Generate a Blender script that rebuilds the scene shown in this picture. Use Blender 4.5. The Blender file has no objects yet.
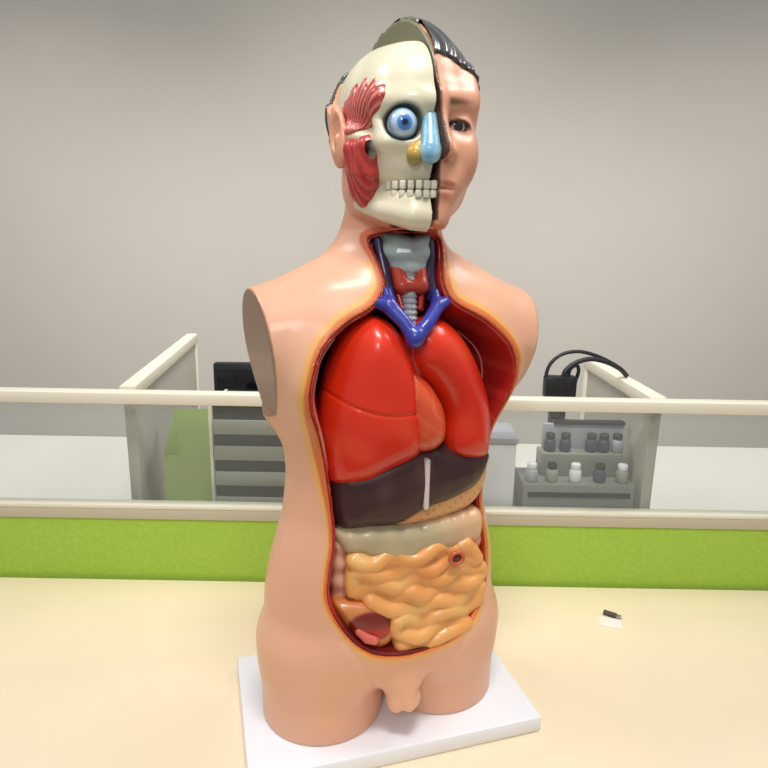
import bpy, math, random
import numpy as np

random.seed(4)
PI = math.pi
C = bpy.context.scene.collection

# ------------------------------------------------------------------ helpers: objects
def srgb(r, g, b):
    f = lambda c: c / 12.92 if c <= .04045 else ((c + .055) / 1.055) ** 2.4
    return (f(r / 255), f(g / 255), f(b / 255))

def tag(o, label=None, cat=None, group=None, kind=None):
    if label: o['label'] = label
    if cat: o['category'] = cat
    if group: o['group'] = group
    if kind: o['kind'] = kind
    return o

def empty(name, loc=(0, 0, 0), rz=0):
    o = bpy.data.objects.new(name, None)
    o.empty_display_size = .05
    C.objects.link(o)
    o.location = loc
    o.rotation_euler = (0, 0, rz)
    return o

def material(name, col=(.8, .8, .8), rough=.45, metal=0., attr=False, coat=0., noise=0., nscale=20, bump=0., bscale=60,
             trans=0., emit=None, spec=.5, streak=None):
    m = bpy.data.materials.new(name)
    m.use_nodes = True
    nt = m.node_tree
    b = nt.nodes['Principled BSDF']
    b.inputs['Roughness'].default_value = rough
    b.inputs['Metallic'].default_value = metal
    b.inputs['Coat Weight'].default_value = coat
    b.inputs['Coat Roughness'].default_value = .12
    b.inputs['Specular IOR Level'].default_value = spec
    b.inputs['Transmission Weight'].default_value = trans
    b.inputs['Base Color'].default_value = (*col, 1)
    src = None
    if attr:
        a = nt.nodes.new('ShaderNodeAttribute'); a.attribute_name = 'paint'
        src = a.outputs['Color']
    if noise:
        tc = nt.nodes.new('ShaderNodeTexCoord')
        n = nt.nodes.new('ShaderNodeTexNoise'); n.inputs['Scale'].default_value = nscale; n.inputs['Detail'].default_value = 4
        if streak:
            mp = nt.nodes.new('ShaderNodeMapping'); mp.inputs['Scale'].default_value = streak
            nt.links.new(tc.outputs['Object'], mp.inputs['Vector']); nt.links.new(mp.outputs['Vector'], n.inputs['Vector'])
        else:
            nt.links.new(tc.outputs['Object'], n.inputs['Vector'])
        mr = nt.nodes.new('ShaderNodeMapRange'); mr.inputs['From Min'].default_value = .3; mr.inputs['From Max'].default_value = .7
        mr.inputs['To Min'].default_value = 1 - noise; mr.inputs['To Max'].default_value = 1 + noise * .6
        nt.links.new(n.outputs['Fac'], mr.inputs['Value'])
        mx = nt.nodes.new('ShaderNodeMix'); mx.data_type = 'RGBA'; mx.blend_type = 'MULTIPLY'; mx.inputs['Factor'].default_value = 1
        if src is not None: nt.links.new(src, mx.inputs['A'])
        else: mx.inputs['A'].default_value = (*col, 1)
        nt.links.new(mr.outputs['Result'], mx.inputs['B'])
        src = mx.outputs['Result']
    if src is not None: nt.links.new(src, b.inputs['Base Color'])
    if bump:
        tc = nt.nodes.new('ShaderNodeTexCoord')
        n = nt.nodes.new('ShaderNodeTexNoise'); n.inputs['Scale'].default_value = bscale
        nt.links.new(tc.outputs['Object'], n.inputs['Vector'])
        bp = nt.nodes.new('ShaderNodeBump'); bp.inputs['Strength'].default_value = bump; bp.inputs['Distance'].default_value = .002
        nt.links.new(n.outputs['Fac'], bp.inputs['Height']); nt.links.new(bp.outputs['Normal'], b.inputs['Normal'])
    if emit:
        b.inputs['Emission Color'].default_value = (*emit[0], 1); b.inputs['Emission Strength'].default_value = emit[1]
    return m

def link_mesh(name, V, F, mat, parent=None, smooth=True, paint=None):
    me = bpy.data.meshes.new(name)
    V = np.asarray(V, dtype=np.float32)
    if isinstance(F, np.ndarray):
        me.vertices.add(len(V)); me.vertices.foreach_set('co', V.ravel())
        n, k = F.shape
        me.loops.add(n * k); me.loops.foreach_set('vertex_index', F.astype(np.int32).ravel())
        me.polygons.add(n); me.polygons.foreach_set('loop_start', np.arange(0, n * k, k, dtype=np.int32))
        me.update(calc_edges=True)
    else:
        me.from_pydata([tuple(v) for v in V.tolist()], [], [list(f) for f in F]); me.update()
    me.validate()
    if smooth: me.polygons.foreach_set('use_smooth', np.ones(len(me.polygons), dtype=bool))
    if paint is not None:
        a = me.color_attributes.new('paint', 'FLOAT_COLOR', 'POINT')
        a.data.foreach_set('color', np.concatenate([paint, np.ones((len(paint), 1))], 1).astype(np.float32).ravel())
    me.materials.append(mat)
    o = bpy.data.objects.new(name, me)
    C.objects.link(o)
    if parent is not None: o.parent = parent
    return o

class MB:
    """collects simple shapes and links them as one mesh"""
    def __init__(s): s.V = []; s.F = []
    def add(s, V, F):
        n = len(s.V); s.V += [tuple(v) for v in V]; s.F += [tuple(i + n for i in f) for f in F]; return s
    def box(s, c, d, rz=0, bev=.002):
        """box with chamfered edges"""
        hx, hy, hz = d[0] / 2, d[1] / 2, d[2] / 2
        b = min(bev, hx * .45, hy * .45, hz * .45)
        import bmesh
        bm = bmesh.new(); bmesh.ops.create_cube(bm, size=1)
        for v in bm.verts: v.co = (v.co.x * d[0], v.co.y * d[1], v.co.z * d[2])
        if b > 1e-5: bmesh.ops.bevel(bm, geom=bm.edges[:], offset=b, segments=2, profile=.5, affect='EDGES')
        cr, sr = math.cos(rz), math.sin(rz)
        bm.verts.index_update()
        V = [(c[0] + v.co.x * cr - v.co.y * sr, c[1] + v.co.x * sr + v.co.y * cr, c[2] + v.co.z) for v in bm.verts]
        F = [[v.index for v in f.verts] for f in bm.faces]
        bm.free()
        return s.add(V, F)
    def tube(s, pts, rad, seg=12, caps=True):
        P = [np.array(p, float) for p in pts]
        R = rad if hasattr(rad, '__len__') else [rad] * len(P)
        V = []; F = []
        up = np.array([0, 0, 1.])
        T0 = P[1] - P[0]; T0 /= np.linalg.norm(T0)
        if abs(T0[2]) > .9: up = np.array([0, 1., 0])
        N = np.cross(T0, up); N /= np.linalg.norm(N)
        for i, p in enumerate(P):
            T = P[min(i + 1, len(P) - 1)] - P[max(i - 1, 0)]; T /= np.linalg.norm(T) + 1e-12
            N = N - T * np.dot(N, T); N /= np.linalg.norm(N) + 1e-12
            B = np.cross(T, N)
            for k in range(seg):
                a = 2 * PI * k / seg
                V.append(p + R[i] * (N * math.cos(a) + B * math.sin(a)))
        for i in range(len(P) - 1):
            for k in range(seg):
                k2 = (k + 1) % seg
                F.append((i * seg + k, i * seg + k2, (i + 1) * seg + k2, (i + 1) * seg + k))
        if caps:
            F.append(tuple(range(seg - 1, -1, -1))); n = (len(P) - 1) * seg; F.append(tuple(range(n, n + seg)))
        return s.add(V, F)
    def lathe(s, c, prof, seg=20):
        V = []; F = []
        for r, z in prof:
            for k in range(seg):
                a = 2 * PI * k / seg; V.append((c[0] + r * math.cos(a), c[1] + r * math.sin(a), c[2] + z))
        for i in range(len(prof) - 1):
            for k in range(seg):
                k2 = (k + 1) % seg; F.append((i * seg + k, i * seg + k2, (i + 1) * seg + k2, (i + 1) * seg + k))
        F.append(tuple(range(seg - 1, -1, -1))); n = (len(prof) - 1) * seg; F.append(tuple(range(n, n + seg)))
        return s.add(V, F)
    def build(s, name, mat, parent=None, smooth=False):
        o = link_mesh(name, s.V, s.F, mat, parent, smooth)
        if not smooth:
            try: o.data.set_sharp_from_angle(angle=.6); o.data.polygons.foreach_set('use_smooth', [True] * len(o.data.polygons))
            except Exception: pass
        return o

def spline(pts, n=8):
    P = [np.array(p, float) for p in pts]; out = []
    for i in range(len(P) - 1):
        p0 = P[max(i - 1, 0)]; p1 = P[i]; p2 = P[i + 1]; p3 = P[min(i + 2, len(P) - 1)]
        for k in range(n):
            t = k / n
            out.append(.5 * (2 * p1 + (p2 - p0) * t + (2 * p0 - 5 * p1 + 4 * p2 - p3) * t * t + (3 * p1 - p0 - 3 * p2 + p3) * t ** 3))
    out.append(P[-1]); return out

# ------------------------------------------------------------------ helpers: implicit shapes
def vlen(q): return np.sqrt((q * q).sum(-1))
def ell(p, c, r):
    q = (p - np.array(c)) / np.array(r); k0 = vlen(q); k1 = vlen(q / np.array(r)) + 1e-9
    return k0 * (k0 - 1) / k1
def sph(p, c, r): return vlen(p - np.array(c)) - r
def cap(p, a, b, ra, rb=None):
    a = np.array(a, float); b = np.array(b, float); rb = ra if rb is None else rb
    ba = b - a; h = np.clip(((p - a) @ ba) / (ba @ ba), 0, 1)
    return vlen(p - a - h[:, None] * ba) - (ra + (rb - ra) * h)
def chain(p, pts, rad):
    R = rad if hasattr(rad, '__len__') else [rad] * len(pts)
    d = None
    for i in range(len(pts) - 1):
        e = cap(p, pts[i], pts[i + 1], R[i], R[i + 1]); d = e if d is None else np.minimum(d, e)
    return d
def smin(a, b, k):
    h = np.maximum(k - np.abs(a - b), 0) / k
    return np.minimum(a, b) - h * h * k * .25
def smax(a, b, k): return -smin(-a, -b, k)
def bx3(p, c, h, r=0):
    q = np.abs(p - np.array(c)) - (np.array(h) - r)
    return np.minimum(q.max(-1), 0) + vlen(np.maximum(q, 0)) - r
def wob(p, s, seed=0):
    rs = np.random.RandomState(seed); o = 0
    for i in range(4):
        k = rs.normal(size=3) * s; o = o + np.sin(p @ k + rs.uniform(0, 6.28))
    return o / 4

class Poly:
    """smooth closed outline in x,z with a sampled signed distance"""
    def __init__(s, pts, n=6, pad=.05, res=.0012, smooth=True, dz=0.):
        P = np.array(pts, float) / 1000.
        P[:, 1] += dz
        if smooth:
            Q = []; m = len(P)
            for i in range(m):
                p0, p1, p2, p3 = P[i - 1], P[i], P[(i + 1) % m], P[(i + 2) % m]
                for k in range(n):
                    t = k / n
                    Q.append(.5 * (2 * p1 + (p2 - p0) * t + (2 * p0 - 5 * p1 + 4 * p2 - p3) * t * t + (3 * p1 - p0 - 3 * p2 + p3) * t ** 3))
            P = np.array(Q)
        s.P = P
        s.lo = P.min(0) - pad; s.res = res
        nx, nz = (np.ceil((P.max(0) + pad - s.lo) / res).astype(int) + 1)
        X, Z = np.meshgrid(s.lo[0] + np.arange(nx) * res, s.lo[1] + np.arange(nz) * res, indexing='ij')
        X = X.ravel(); Z = Z.ravel()
        d = np.full(X.shape, 1e9); sg = np.zeros(X.shape, bool)
        for i in range(len(P)):
            a = P[i]; b = P[(i + 1) % len(P)]
            e = b - a; wx = X - a[0]; wz = Z - a[1]
            h = np.clip((wx * e[0] + wz * e[1]) / (e @ e + 1e-12), 0, 1)
            d = np.minimum(d, (wx - e[0] * h) ** 2 + (wz - e[1] * h) ** 2)
            c = ((a[1] > Z) != (b[1] > Z))
            if abs(b[1] - a[1]) > 1e-12:
                c &= X < (b[0] - a[0]) * (Z - a[1]) / (b[1] - a[1]) + a[0]
            sg ^= c
        s.g = (np.sqrt(d) * np.where(sg, -1, 1)).reshape(nx, nz)
        gb = s.g.copy(); k = np.hanning(15); k /= k.sum()
        for _ in range(2):
            for ax in (0, 1):
                pw = [(0, 0), (0, 0)]; pw[ax] = (7, 7); gp = np.pad(gb, pw, 'edge')
                gb = sum(k[i] * np.take(gp, np.arange(i, i + gb.shape[ax]), axis=ax) for i in range(15))
        t = np.clip((-s.g - .003) / .014, 0, 1); t = t * t * (3 - 2 * t)
        s.g = s.g + (gb - s.g) * t
    def __call__(s, x, z):
        u = (x - s.lo[0]) / s.res; v = (z - s.lo[1]) / s.res
        nx, nz = s.g.shape
        uc = np.clip(u, 0, nx - 1.001); vc = np.clip(v, 0, nz - 1.001)
        i = uc.astype(int); j = vc.astype(int); fu = uc - i; fv = vc - j
        g = s.g
        r = g[i, j] * (1 - fu) * (1 - fv) + g[i + 1, j] * fu * (1 - fv) + g[i, j + 1] * (1 - fu) * fv + g[i + 1, j + 1] * fu * fv
        return r + np.hypot(u - uc, v - vc) * s.res

def polyd(x, z, P):
    d = np.full(len(x), 1.)
    for a, b in zip(P[:-1], P[1:]):
        e = b - a; h = np.clip(((x - a[0]) * e[0] + (z - a[1]) * e[1]) / (e @ e), 0, 1)
        d = np.minimum(d, np.hypot(x - a[0] - e[0] * h, z - a[1] - e[1] * h))
    return d
def pillow(p, poly, y0, half, r, x=None, z=None):
    d = poly(p[:, 0], p[:, 2]); w = np.abs(p[:, 1] - y0) - half
    qx = d + r; qy = w + r
    return np.minimum(np.maximum(qx, qy), 0) + np.hypot(np.maximum(qx, 0), np.maximum(qy, 0)) - r

EDGES = [(a, b) for a in range(8) for b in range(8) if a < b and bin(a ^ b).count('1') == 1]
def evalf(f, P, ch=60000):
    return np.concatenate([f(P[i:i + ch]) for i in range(0, len(P), ch)]) if len(P) else np.zeros(0)

def surface(f, lo, hi, h, project=2):
    """surface nets over an implicit function, evaluated only near the surface"""
    lo = np.array(lo, float); hi = np.array(hi, float); B = 4; B2 = 12
    n = np.ceil((hi - lo) / h).astype(int); n = ((n + B2 - 1) // B2) * B2
    nb = n // B2
    I = np.stack(np.meshgrid(*[np.arange(k) for k in nb], indexing='ij'), -1).reshape(-1, 3)
    fc = evalf(f, lo + (I + .5) * B2 * h)
    I = I[np.abs(fc) < B2 * h * .87 * 1.6]
    sub = np.stack(np.meshgrid(*[np.arange(B2 // B)] * 3, indexing='ij'), -1).reshape(-1, 3)
    I = (I[:, None] * (B2 // B) + sub[None]).reshape(-1, 3)
    fc = evalf(f, lo + (I + .5) * B * h)
    I = I[np.abs(fc) < B * h * .87 * 1.8]
    dims = n + 1
    key = lambda a: (a[..., 0] * dims[1] + a[..., 1]) * dims[2] + a[..., 2]
    sub = np.stack(np.meshgrid(*[np.arange(B + 1)] * 3, indexing='ij'), -1).reshape(-1, 3)
    G = (I[:, None] * B + sub[None]).reshape(-1, 3)
    gk, first = np.unique(key(G), return_index=True)
    G = G[first]; vals = evalf(f, lo + G * h)
    vol = np.full(int(np.prod(dims)), np.nan, np.float32); vol[gk] = vals
    subc = np.stack(np.meshgrid(*[np.arange(B)] * 3, indexing='ij'), -1).reshape(-1, 3)
    cells = (I[:, None] * B + subc[None]).reshape(-1, 3)
    corner = np.array([[(c >> k) & 1 for k in range(3)] for c in range(8)])
    cv = vol[key(cells[:, None] + corner[None])]
    ins = cv < 0
    mix = (ins.any(1)) & (~ins.all(1))
    cells = cells[mix]; cv = cv[mix]
    acc = np.zeros((len(cells), 3)); cnt = np.zeros(len(cells))
    for a, b in EDGES:
        m = (cv[:, a] < 0) != (cv[:, b] < 0)
        t = np.where(m, cv[:, a] / np.where(m, cv[:, a] - cv[:, b], 1), 0)
        acc += np.where(m[:, None], corner[a] + t[:, None] * (corner[b] - corner[a]), 0); cnt += m
    V = lo + (cells + acc / cnt[:, None]) * h
    idx = np.full(int(np.prod(dims)), -1, np.int64); idx[key(cells)] = np.arange(len(cells))
    Q = []
    for ax in range(3):
        u, v = (ax + 1) % 3, (ax + 2) % 3
        b = 1 << ax
        s0 = cv[:, 0] < 0; s1 = cv[:, b] < 0
        m = s0 != s1
        c = cells[m]
        du = np.zeros(3, int); du[u] = 1; dv = np.zeros(3, int); dv[v] = 1
        ok = (c[:, u] > 0) & (c[:, v] > 0); c = c[ok]; fl = s0[m][ok]
        q = np.stack([idx[key(c)], idx[key(c - du)], idx[key(c - du - dv)], idx[key(c - dv)]], 1)
        q = np.where(fl[:, None], q, q[:, ::-1])
        Q.append(q[(q >= 0).all(1)])
    Q = np.concatenate(Q)
    for _ in range(project):
        e = h * .35
        g = np.stack([evalf(f, V + d) - evalf(f, V - d) for d in np.eye(3) * e], 1) / (2 * e)
        v0 = evalf(f, V); gl = (g * g).sum(1) + .05
        st = -(v0 / gl)[:, None] * g
        L = vlen(st); V = V + st * np.minimum(1, h * .5 / (L + 1e-12))[:, None] * .9
    return V, Q

def shape(name, f, lo, hi, h, mat, parent=None, color=None, tf=None, project=2):
    V, Q = surface(f, lo, hi, h, project)
    pc = color(V) if color else None
    if tf is not None: V = tf(V)
    return link_mesh(name, V, Q, mat, parent, True, pc)

def mixc(a, b, t):
    a = np.atleast_2d(np.asarray(a, float)); b = np.atleast_2d(np.asarray(b, float))
    t = np.clip(np.asarray(t, float), 0, 1)[:, None]
    return a * (1 - t) + b * t
def sstep(a, b, x):
    t = np.clip((x - a) / (b - a), 0, 1); return t * t * (3 - 2 * t)

# ================================================================== materials
M = {}
M['skin'] = material('painted_skin', rough=.38, attr=True, coat=.15, spec=.4)
M['bone'] = material('painted_bone', srgb(226, 218, 190), rough=.35, attr=True, coat=.25)
M['paint'] = material('painted_plastic', rough=.33, attr=True, coat=.3)
M['lung'] = material('lung_red', rough=.3, attr=True, coat=.25, spec=.4)
M['liver'] = material('liver_brown', rough=.4, attr=True, coat=.1, spec=.35)
M['gut'] = material('gut_peach', rough=.36, attr=True, coat=.25)
M['hair'] = material('hair_black', srgb(52, 52, 50), rough=.24, attr=True, coat=.5)
M['gloss'] = material('glossy_eye', rough=.15, attr=True, coat=.6)
M['tooth'] = material('tooth_white', srgb(226, 220, 198), rough=.3, coat=.3)
M['base'] = material('white_plastic', srgb(236, 236, 240), rough=.4)
M['desk'] = material('cream_laminate', srgb(240, 222, 190), rough=.42, noise=.03, nscale=6)
M['rail'] = material('cream_aluminium', srgb(226, 220, 200), rough=.4)
M['lowrail'] = material('beige_aluminium', srgb(190, 182, 160), rough=.4)
M['green'] = material('green_fabric', srgb(156, 190, 66), rough=.85, noise=.08, nscale=120, bump=.15, bscale=400)
M['black'] = material('black_plastic', srgb(26, 27, 30), rough=.4)
M['cable'] = material('black_rubber', srgb(32, 33, 36), rough=.5)
M['wall'] = material('painted_wall', srgb(192, 187, 176), rough=.9, noise=.015, nscale=3)
M['floor'] = material('grey_carpet', srgb(112, 110, 108), rough=.95, noise=.15, nscale=60)
M['pgrey'] = material('grey_fabric', srgb(172, 168, 156), rough=.85, noise=.05, nscale=90)
M['tray'] = material('grey_tray', srgb(150, 152, 140), rough=.5)
M['dark'] = material('slot_shade_and_lid', srgb(24, 30, 24), rough=.8, spec=.1)  # near black: slot shade put into the colour; jar lids share it
M['lav'] = material('lavender_grey', srgb(168, 168, 178), rough=.55)
M['mid'] = material('mid_grey', srgb(128, 128, 122), rough=.55)
M['slip'] = material('pale_paper', srgb(238, 226, 214), rough=.7)
M['fdesk'] = material('pale_laminate', srgb(208, 204, 196), rough=.5)
M['white'] = material('matt_white', srgb(230, 228, 232), rough=.5)
M['lgreen'] = material('light_green_plastic', srgb(170, 190, 110), rough=.5)
M['navy'] = material('navy_plastic', srgb(52, 60, 84), rough=.45)
M['metal'] = material('brushed_metal', srgb(170, 170, 172), rough=.35, metal=.9)
g = bpy.data.materials.new('partition_glass'); g.use_nodes = True
nt = g.node_tree; b = nt.nodes['Principled BSDF']
out = nt.nodes['Material Output']
b.inputs['Base Color'].default_value = (.72, .76, .74, 1); b.inputs['Roughness'].default_value = .12
tr = nt.nodes.new('ShaderNodeBsdfTransparent'); tr.inputs['Color'].default_value = (.93, .95, .94, 1)
mx = nt.nodes.new('ShaderNodeMixShader'); mx.inputs['Fac'].default_value = .08
nt.links.new(tr.outputs[0], mx.inputs[1]); nt.links.new(b.outputs[0], mx.inputs[2]); nt.links.new(mx.outputs[0], out.inputs['Surface'])
M['glass'] = g

# ================================================================== the anatomical torso
TYAW = math.radians(20)
torso = empty('anatomical_torso', (0, .05, 0), TYAW)
tag(torso, 'human anatomy torso model with half skull face and open chest and belly on white base', 'anatomical model')

# --- head frame
HY = math.radians(5); HO = np.array([.008, -.005, 0]); HC_, HS_ = math.cos(HY), math.sin(HY)
def toH(p):
    q = p - HO
    return np.stack([q[:, 0] * HC_ + q[:, 1] * HS_, -q[:, 0] * HS_ + q[:, 1] * HC_, q[:, 2]], 1)
def fromH(q):
    return np.stack([q[:, 0] * HC_ - q[:, 1] * HS_, q[:, 0] * HS_ + q[:, 1] * HC_, q[:, 2]], 1) + HO

OPEN = Poly([(-29, 628), (-26, 594), (-26, 572), (-40, 554), (-70, 537), (-96, 510), (-108, 473), (-109, 445), (-99, 406), (-89, 358), (-82, 313), (-82, 282), (-87, 254), (-89, 220), (-74, 187), (-50, 162), (-19, 148), (30, 146), (80, 158), (116, 189), (124, 241), (118, 282), (118, 322), (131, 372), (147, 428), (149, 473), (134, 507), (99, 537), (62, 556), (53, 573), (55, 595), (56, 628)], n=6)

SZ = np.array([.09, .13, .16, .20, .24, .27, .30, .35, .40, .45, .50, .54, .57, .60])
SA = np.array([.149, .152, .153, .152, .147, .139, .130, .127, .133, .146, .157, .155, .133, .09])
SF = np.array([.084, .094, .097, .096, .093, .090, .087, .090, .096, .098, .092, .078, .060, .045])
SB = np.array([.095, .100, .100, .092, .082, .077, .075, .080, .092, .100, .102, .095, .080, .060])
_zf = np.linspace(SZ[0], SZ[-1], 200)
def _sm(v):
    a = np.interp(_zf, SZ, v); k = np.hanning(17); k /= k.sum()
    return np.convolve(np.pad(a, 8, 'edge'), k, 'valid')
TA, TF, TB = _sm(SA), _sm(SF), _sm(SB)

def torso_f(p):
    x, y, z = p.T
    x = x - np.interp(z, [.2, .30, .45], [.002, .004, .012])
    zc = np.clip(z, SZ[0], SZ[-1])
    a = np.interp(zc, _zf, TA); bb = np.where(y < 0, np.interp(zc, _zf, TF), np.interp(zc, _zf, TB))
    k0 = np.hypot(x / a, y / bb) + 1e-9; k1 = np.hypot(x / a ** 2, y / bb ** 2) + 1e-9
    d = k0 * (k0 - 1) / k1
    for A, B in (((-.075, .172), (-.024, .082)), ((.094, .168), (.036, .080))):
        gd = polyd(x, z, np.array([A, B])); d = d + .0022 * np.exp(-(gd / .0045) ** 2) * (y < 0)
    return smax(d, np.abs(z - .345) - .25, .03)
def legs_f(p):
    x, y, z = p.T
    d = None
    for s in (-1, 1):
        t = np.clip((z - .02) / .14, 0, 1)
        a = .078 + .002 * t; cx = s * (.076 - .002 * t) + (.008 if s > 0 else -.001)
        f = .076 + .006 * t; bb = .088 + .008 * t
        yy = y - .004
        bq = np.where(yy < 0, f, bb)
        X = x - cx
        k0 = np.hypot(X / a, yy / bq) + 1e-9; k1 = np.hypot(X / a ** 2, yy / bq ** 2) + 1e-9
        e = smax(k0 * (k0 - 1) / k1, z - .15 - .0 * x, .03)
        d = e if d is None else smin(d, e, .006)
    return d
def shoulder_f(p):
    d = smin(cap(p, (-.155, .012, .505), (-.03, .02, .50), .056, .06), cap(p, (.155, .012, .505), (.03, .02, .50), .056, .06), .03)
    for s in (-1, 1):
        d = smin(d, cap(p, (s * .15, .014, .50), (s * .120, .012, .44), .056, .036), .03)
        d = smin(d, cap(p, (.006, .022, .595), (s * .12, .020, .520), .046, .042), .04)
        d = smin(d, ell(p, (s * .068, -.052, .465), (.062, .038, .05)), .03)
    return d
CUTN = np.array([.98, -.09, -.12]); CUTN /= np.linalg.norm(CUTN)
def cutplane(p):
    ax = np.stack([np.abs(p[:, 0] - .014), p[:, 1], p[:, 2]], 1)
    return (ax - np.array([.170, -.005, .50])) @ CUTN + np.where(p[:, 0] < 0, .009, 0) - np.clip(.43 - p[:, 2], 0, 1) * .9
def head_skin(q):
    """whole head in head coordinates"""
    q = np.stack([np.where(q[:, 0] < 0, q[:, 0] * 1.17, q[:, 0]), q[:, 1], q[:, 2]], 1)
    x, y, z = q.T
    ax = np.abs(x); s = np.stack([ax, y, z], 1)
    d = ell(q, (0, .014, .762), (.079, .099, .087))
    d = smin(d, ell(q, (0, -.030, .692), (.060, .063, .073)), .045)
    d = smin(d, ell(s, (.038, -.056, .706), (.024, .031, .030)), .02)
    d = smin(d, ell(s, (.052, -.034, .765), (.019, .036, .032)), .02)         # temple         # cheek
    d = smin(d, ell(q, (0, -.080, .644), (.021, .016, .017)), .02)            # chin
    d = smin(d, cap(s, (.008, -.086, .757), (.045, -.068, .760), .008, .007), .018)   # brow
    d = smin(d, ell(s, (.056, -.005, .672), (.012, .03, .022)), .03)          # jaw angle
    d = smax(d, -ell(s, (.032, -.094, .737), (.017, .012, .011)), .014)       # eye socket
    d = smin(d, ell(s, (.031, -.0715, .734), (.0168, .0132, .0132)), .005)    # lids
    n = cap(q, (0, -.084, .752), (0, -.103, .709), .0065, .0105)
    n = smin(n, ell(s, (.0115, -.092, .706), (.008, .011, .008)), .006)
    d = smin(d, n, .010)
    d = smax(d, -ell(s, (.0065, -.100, .6985), (.0035, .006, .003)), .003)
    d = smin(d, ell(q, (0, -.078, .676), (.030, .016, .018)), .02)            # muzzle
    d = smin(d, ell(s, (.006, -.090, .6772), (.0165, .008, .0048)), .004)
    d = smin(d, ell(q, (0, -.0885, .6655), (.0195, .0085, .0055)), .004)
    d = smax(d, -ell(q, (0, -.100, .6719), (.024, .010, .0011)), .0025)
    ear = ear_f(s)
    d = smin(d, ear, .008)
    return d
def ear_f(s):
    x, y, z = s.T
    e = ell(s - np.array([0, .10, .0]) * np.clip(z - .725, -.04, .04)[:, None] * 2, (.079, .004, .727), (.0085, .018, .0325))
    e = smax(e, -ell(s, (.0865, .000, .732), (.0075, .0105, .020)), .003)
    return smin(e, ell(s, (.081, -.002, .722), (.005, .005, .008)), .004)
def cut_region(q):
    """the quarter of the head where the skin is taken away"""
    x, y, z = q.T
    sq = np.stack([np.abs(x) * 1.17, y, z], 1)
    yb = -.016 + np.clip((z - .734) * 2.4, 0, .105)
    ybl = yb - np.clip((.70 - z) * .55, 0, .03)
    r = smax(smax(x + .0006, (y - ybl) * .8, .002), .634 - z, .002)
    near = (x < -.05) & (z > .68) & (z < .78)
    if near.any(): r[near] = np.maximum(r[near], .0006 - ear_f(sq[near]))
    return r
def neck_f(p):
    return cap(p, (.006, .022, .55), (.012, .014, .68), .060, .052)
def outer(p):
    z = p[:, 2]; d = np.full(len(p), 9.)
    lo = z < .70
    if lo.any():
        P = p[lo]
        t = smin(torso_f(P), shoulder_f(P - np.array([.011, 0, 0])), .035)
        t = smax(t, cutplane(P), .003)
        t = smin(t, neck_f(P), .03)
        t = smin(t, legs_f(P), .035)
        g_ = smin(ell(P, (.003, -.076, .096), (.024, .018, .024)), ell(P, (-.006, -.078, .072), (.012, .014, .016)), .008)
        g_ = smin(g_, ell(P, (.014, -.078, .072), (.012, .014, .016)), .004)
        g_ = smin(g_, cap(P, (.005, -.086, .092), (.006, -.092, .072), .0085, .008), .006)
        t = smin(t, g_, .014)
        d[lo] = smax(t, .0225 - P[:, 2], .002)
    hi = z > .57
    if hi.any():
        q = toH(p[hi]); h = head_skin(q)
        h = np.maximum(h, -cut_region(q))
        dd = d[hi]
        # neck below the skull side stays, above it goes
        dd = np.maximum(dd, -np.maximum(cut_region(q), .0))
        r = np.where(q[:, 0] > -.002, smin(dd, h, .018), smin(dd, h, .006))
        d[hi] = np.maximum(r, -cut_region(q))
    return d
def ybackf(z): return np.interp(z, [.12, .3, .5, .56, .60, .66], [.03, .02, .03, .012, .004, .004])
def pocket(p, grow=0.):
    x, y, z = p.T
    d = OPEN(x, z) - grow
    sl = np.interp(z, [.15, .32, .42, .54, .60], [.22, .12, .32, .32, .1])
    e = d + np.clip(y + .085, 0, .2) * sl
    return smax(smax(e, y - ybackf(z) - grow, .012), z - .6325, .002)
EYE_R = (.031, -.0715, .734)
def body_f(p):
    d = outer(p)
    d = np.maximum(d, -pocket(p, .0035))
    hi = p[:, 2] > .6
    if hi.any():
        q = toH(p[hi])
        al = ell(q, (.0305, -.088, .7335), (.0140, .016, .0050))
        e = np.maximum(d[hi], -np.maximum(al, -sph(q, EYE_R, .0104)))
        d[hi] = e
    return d

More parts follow.
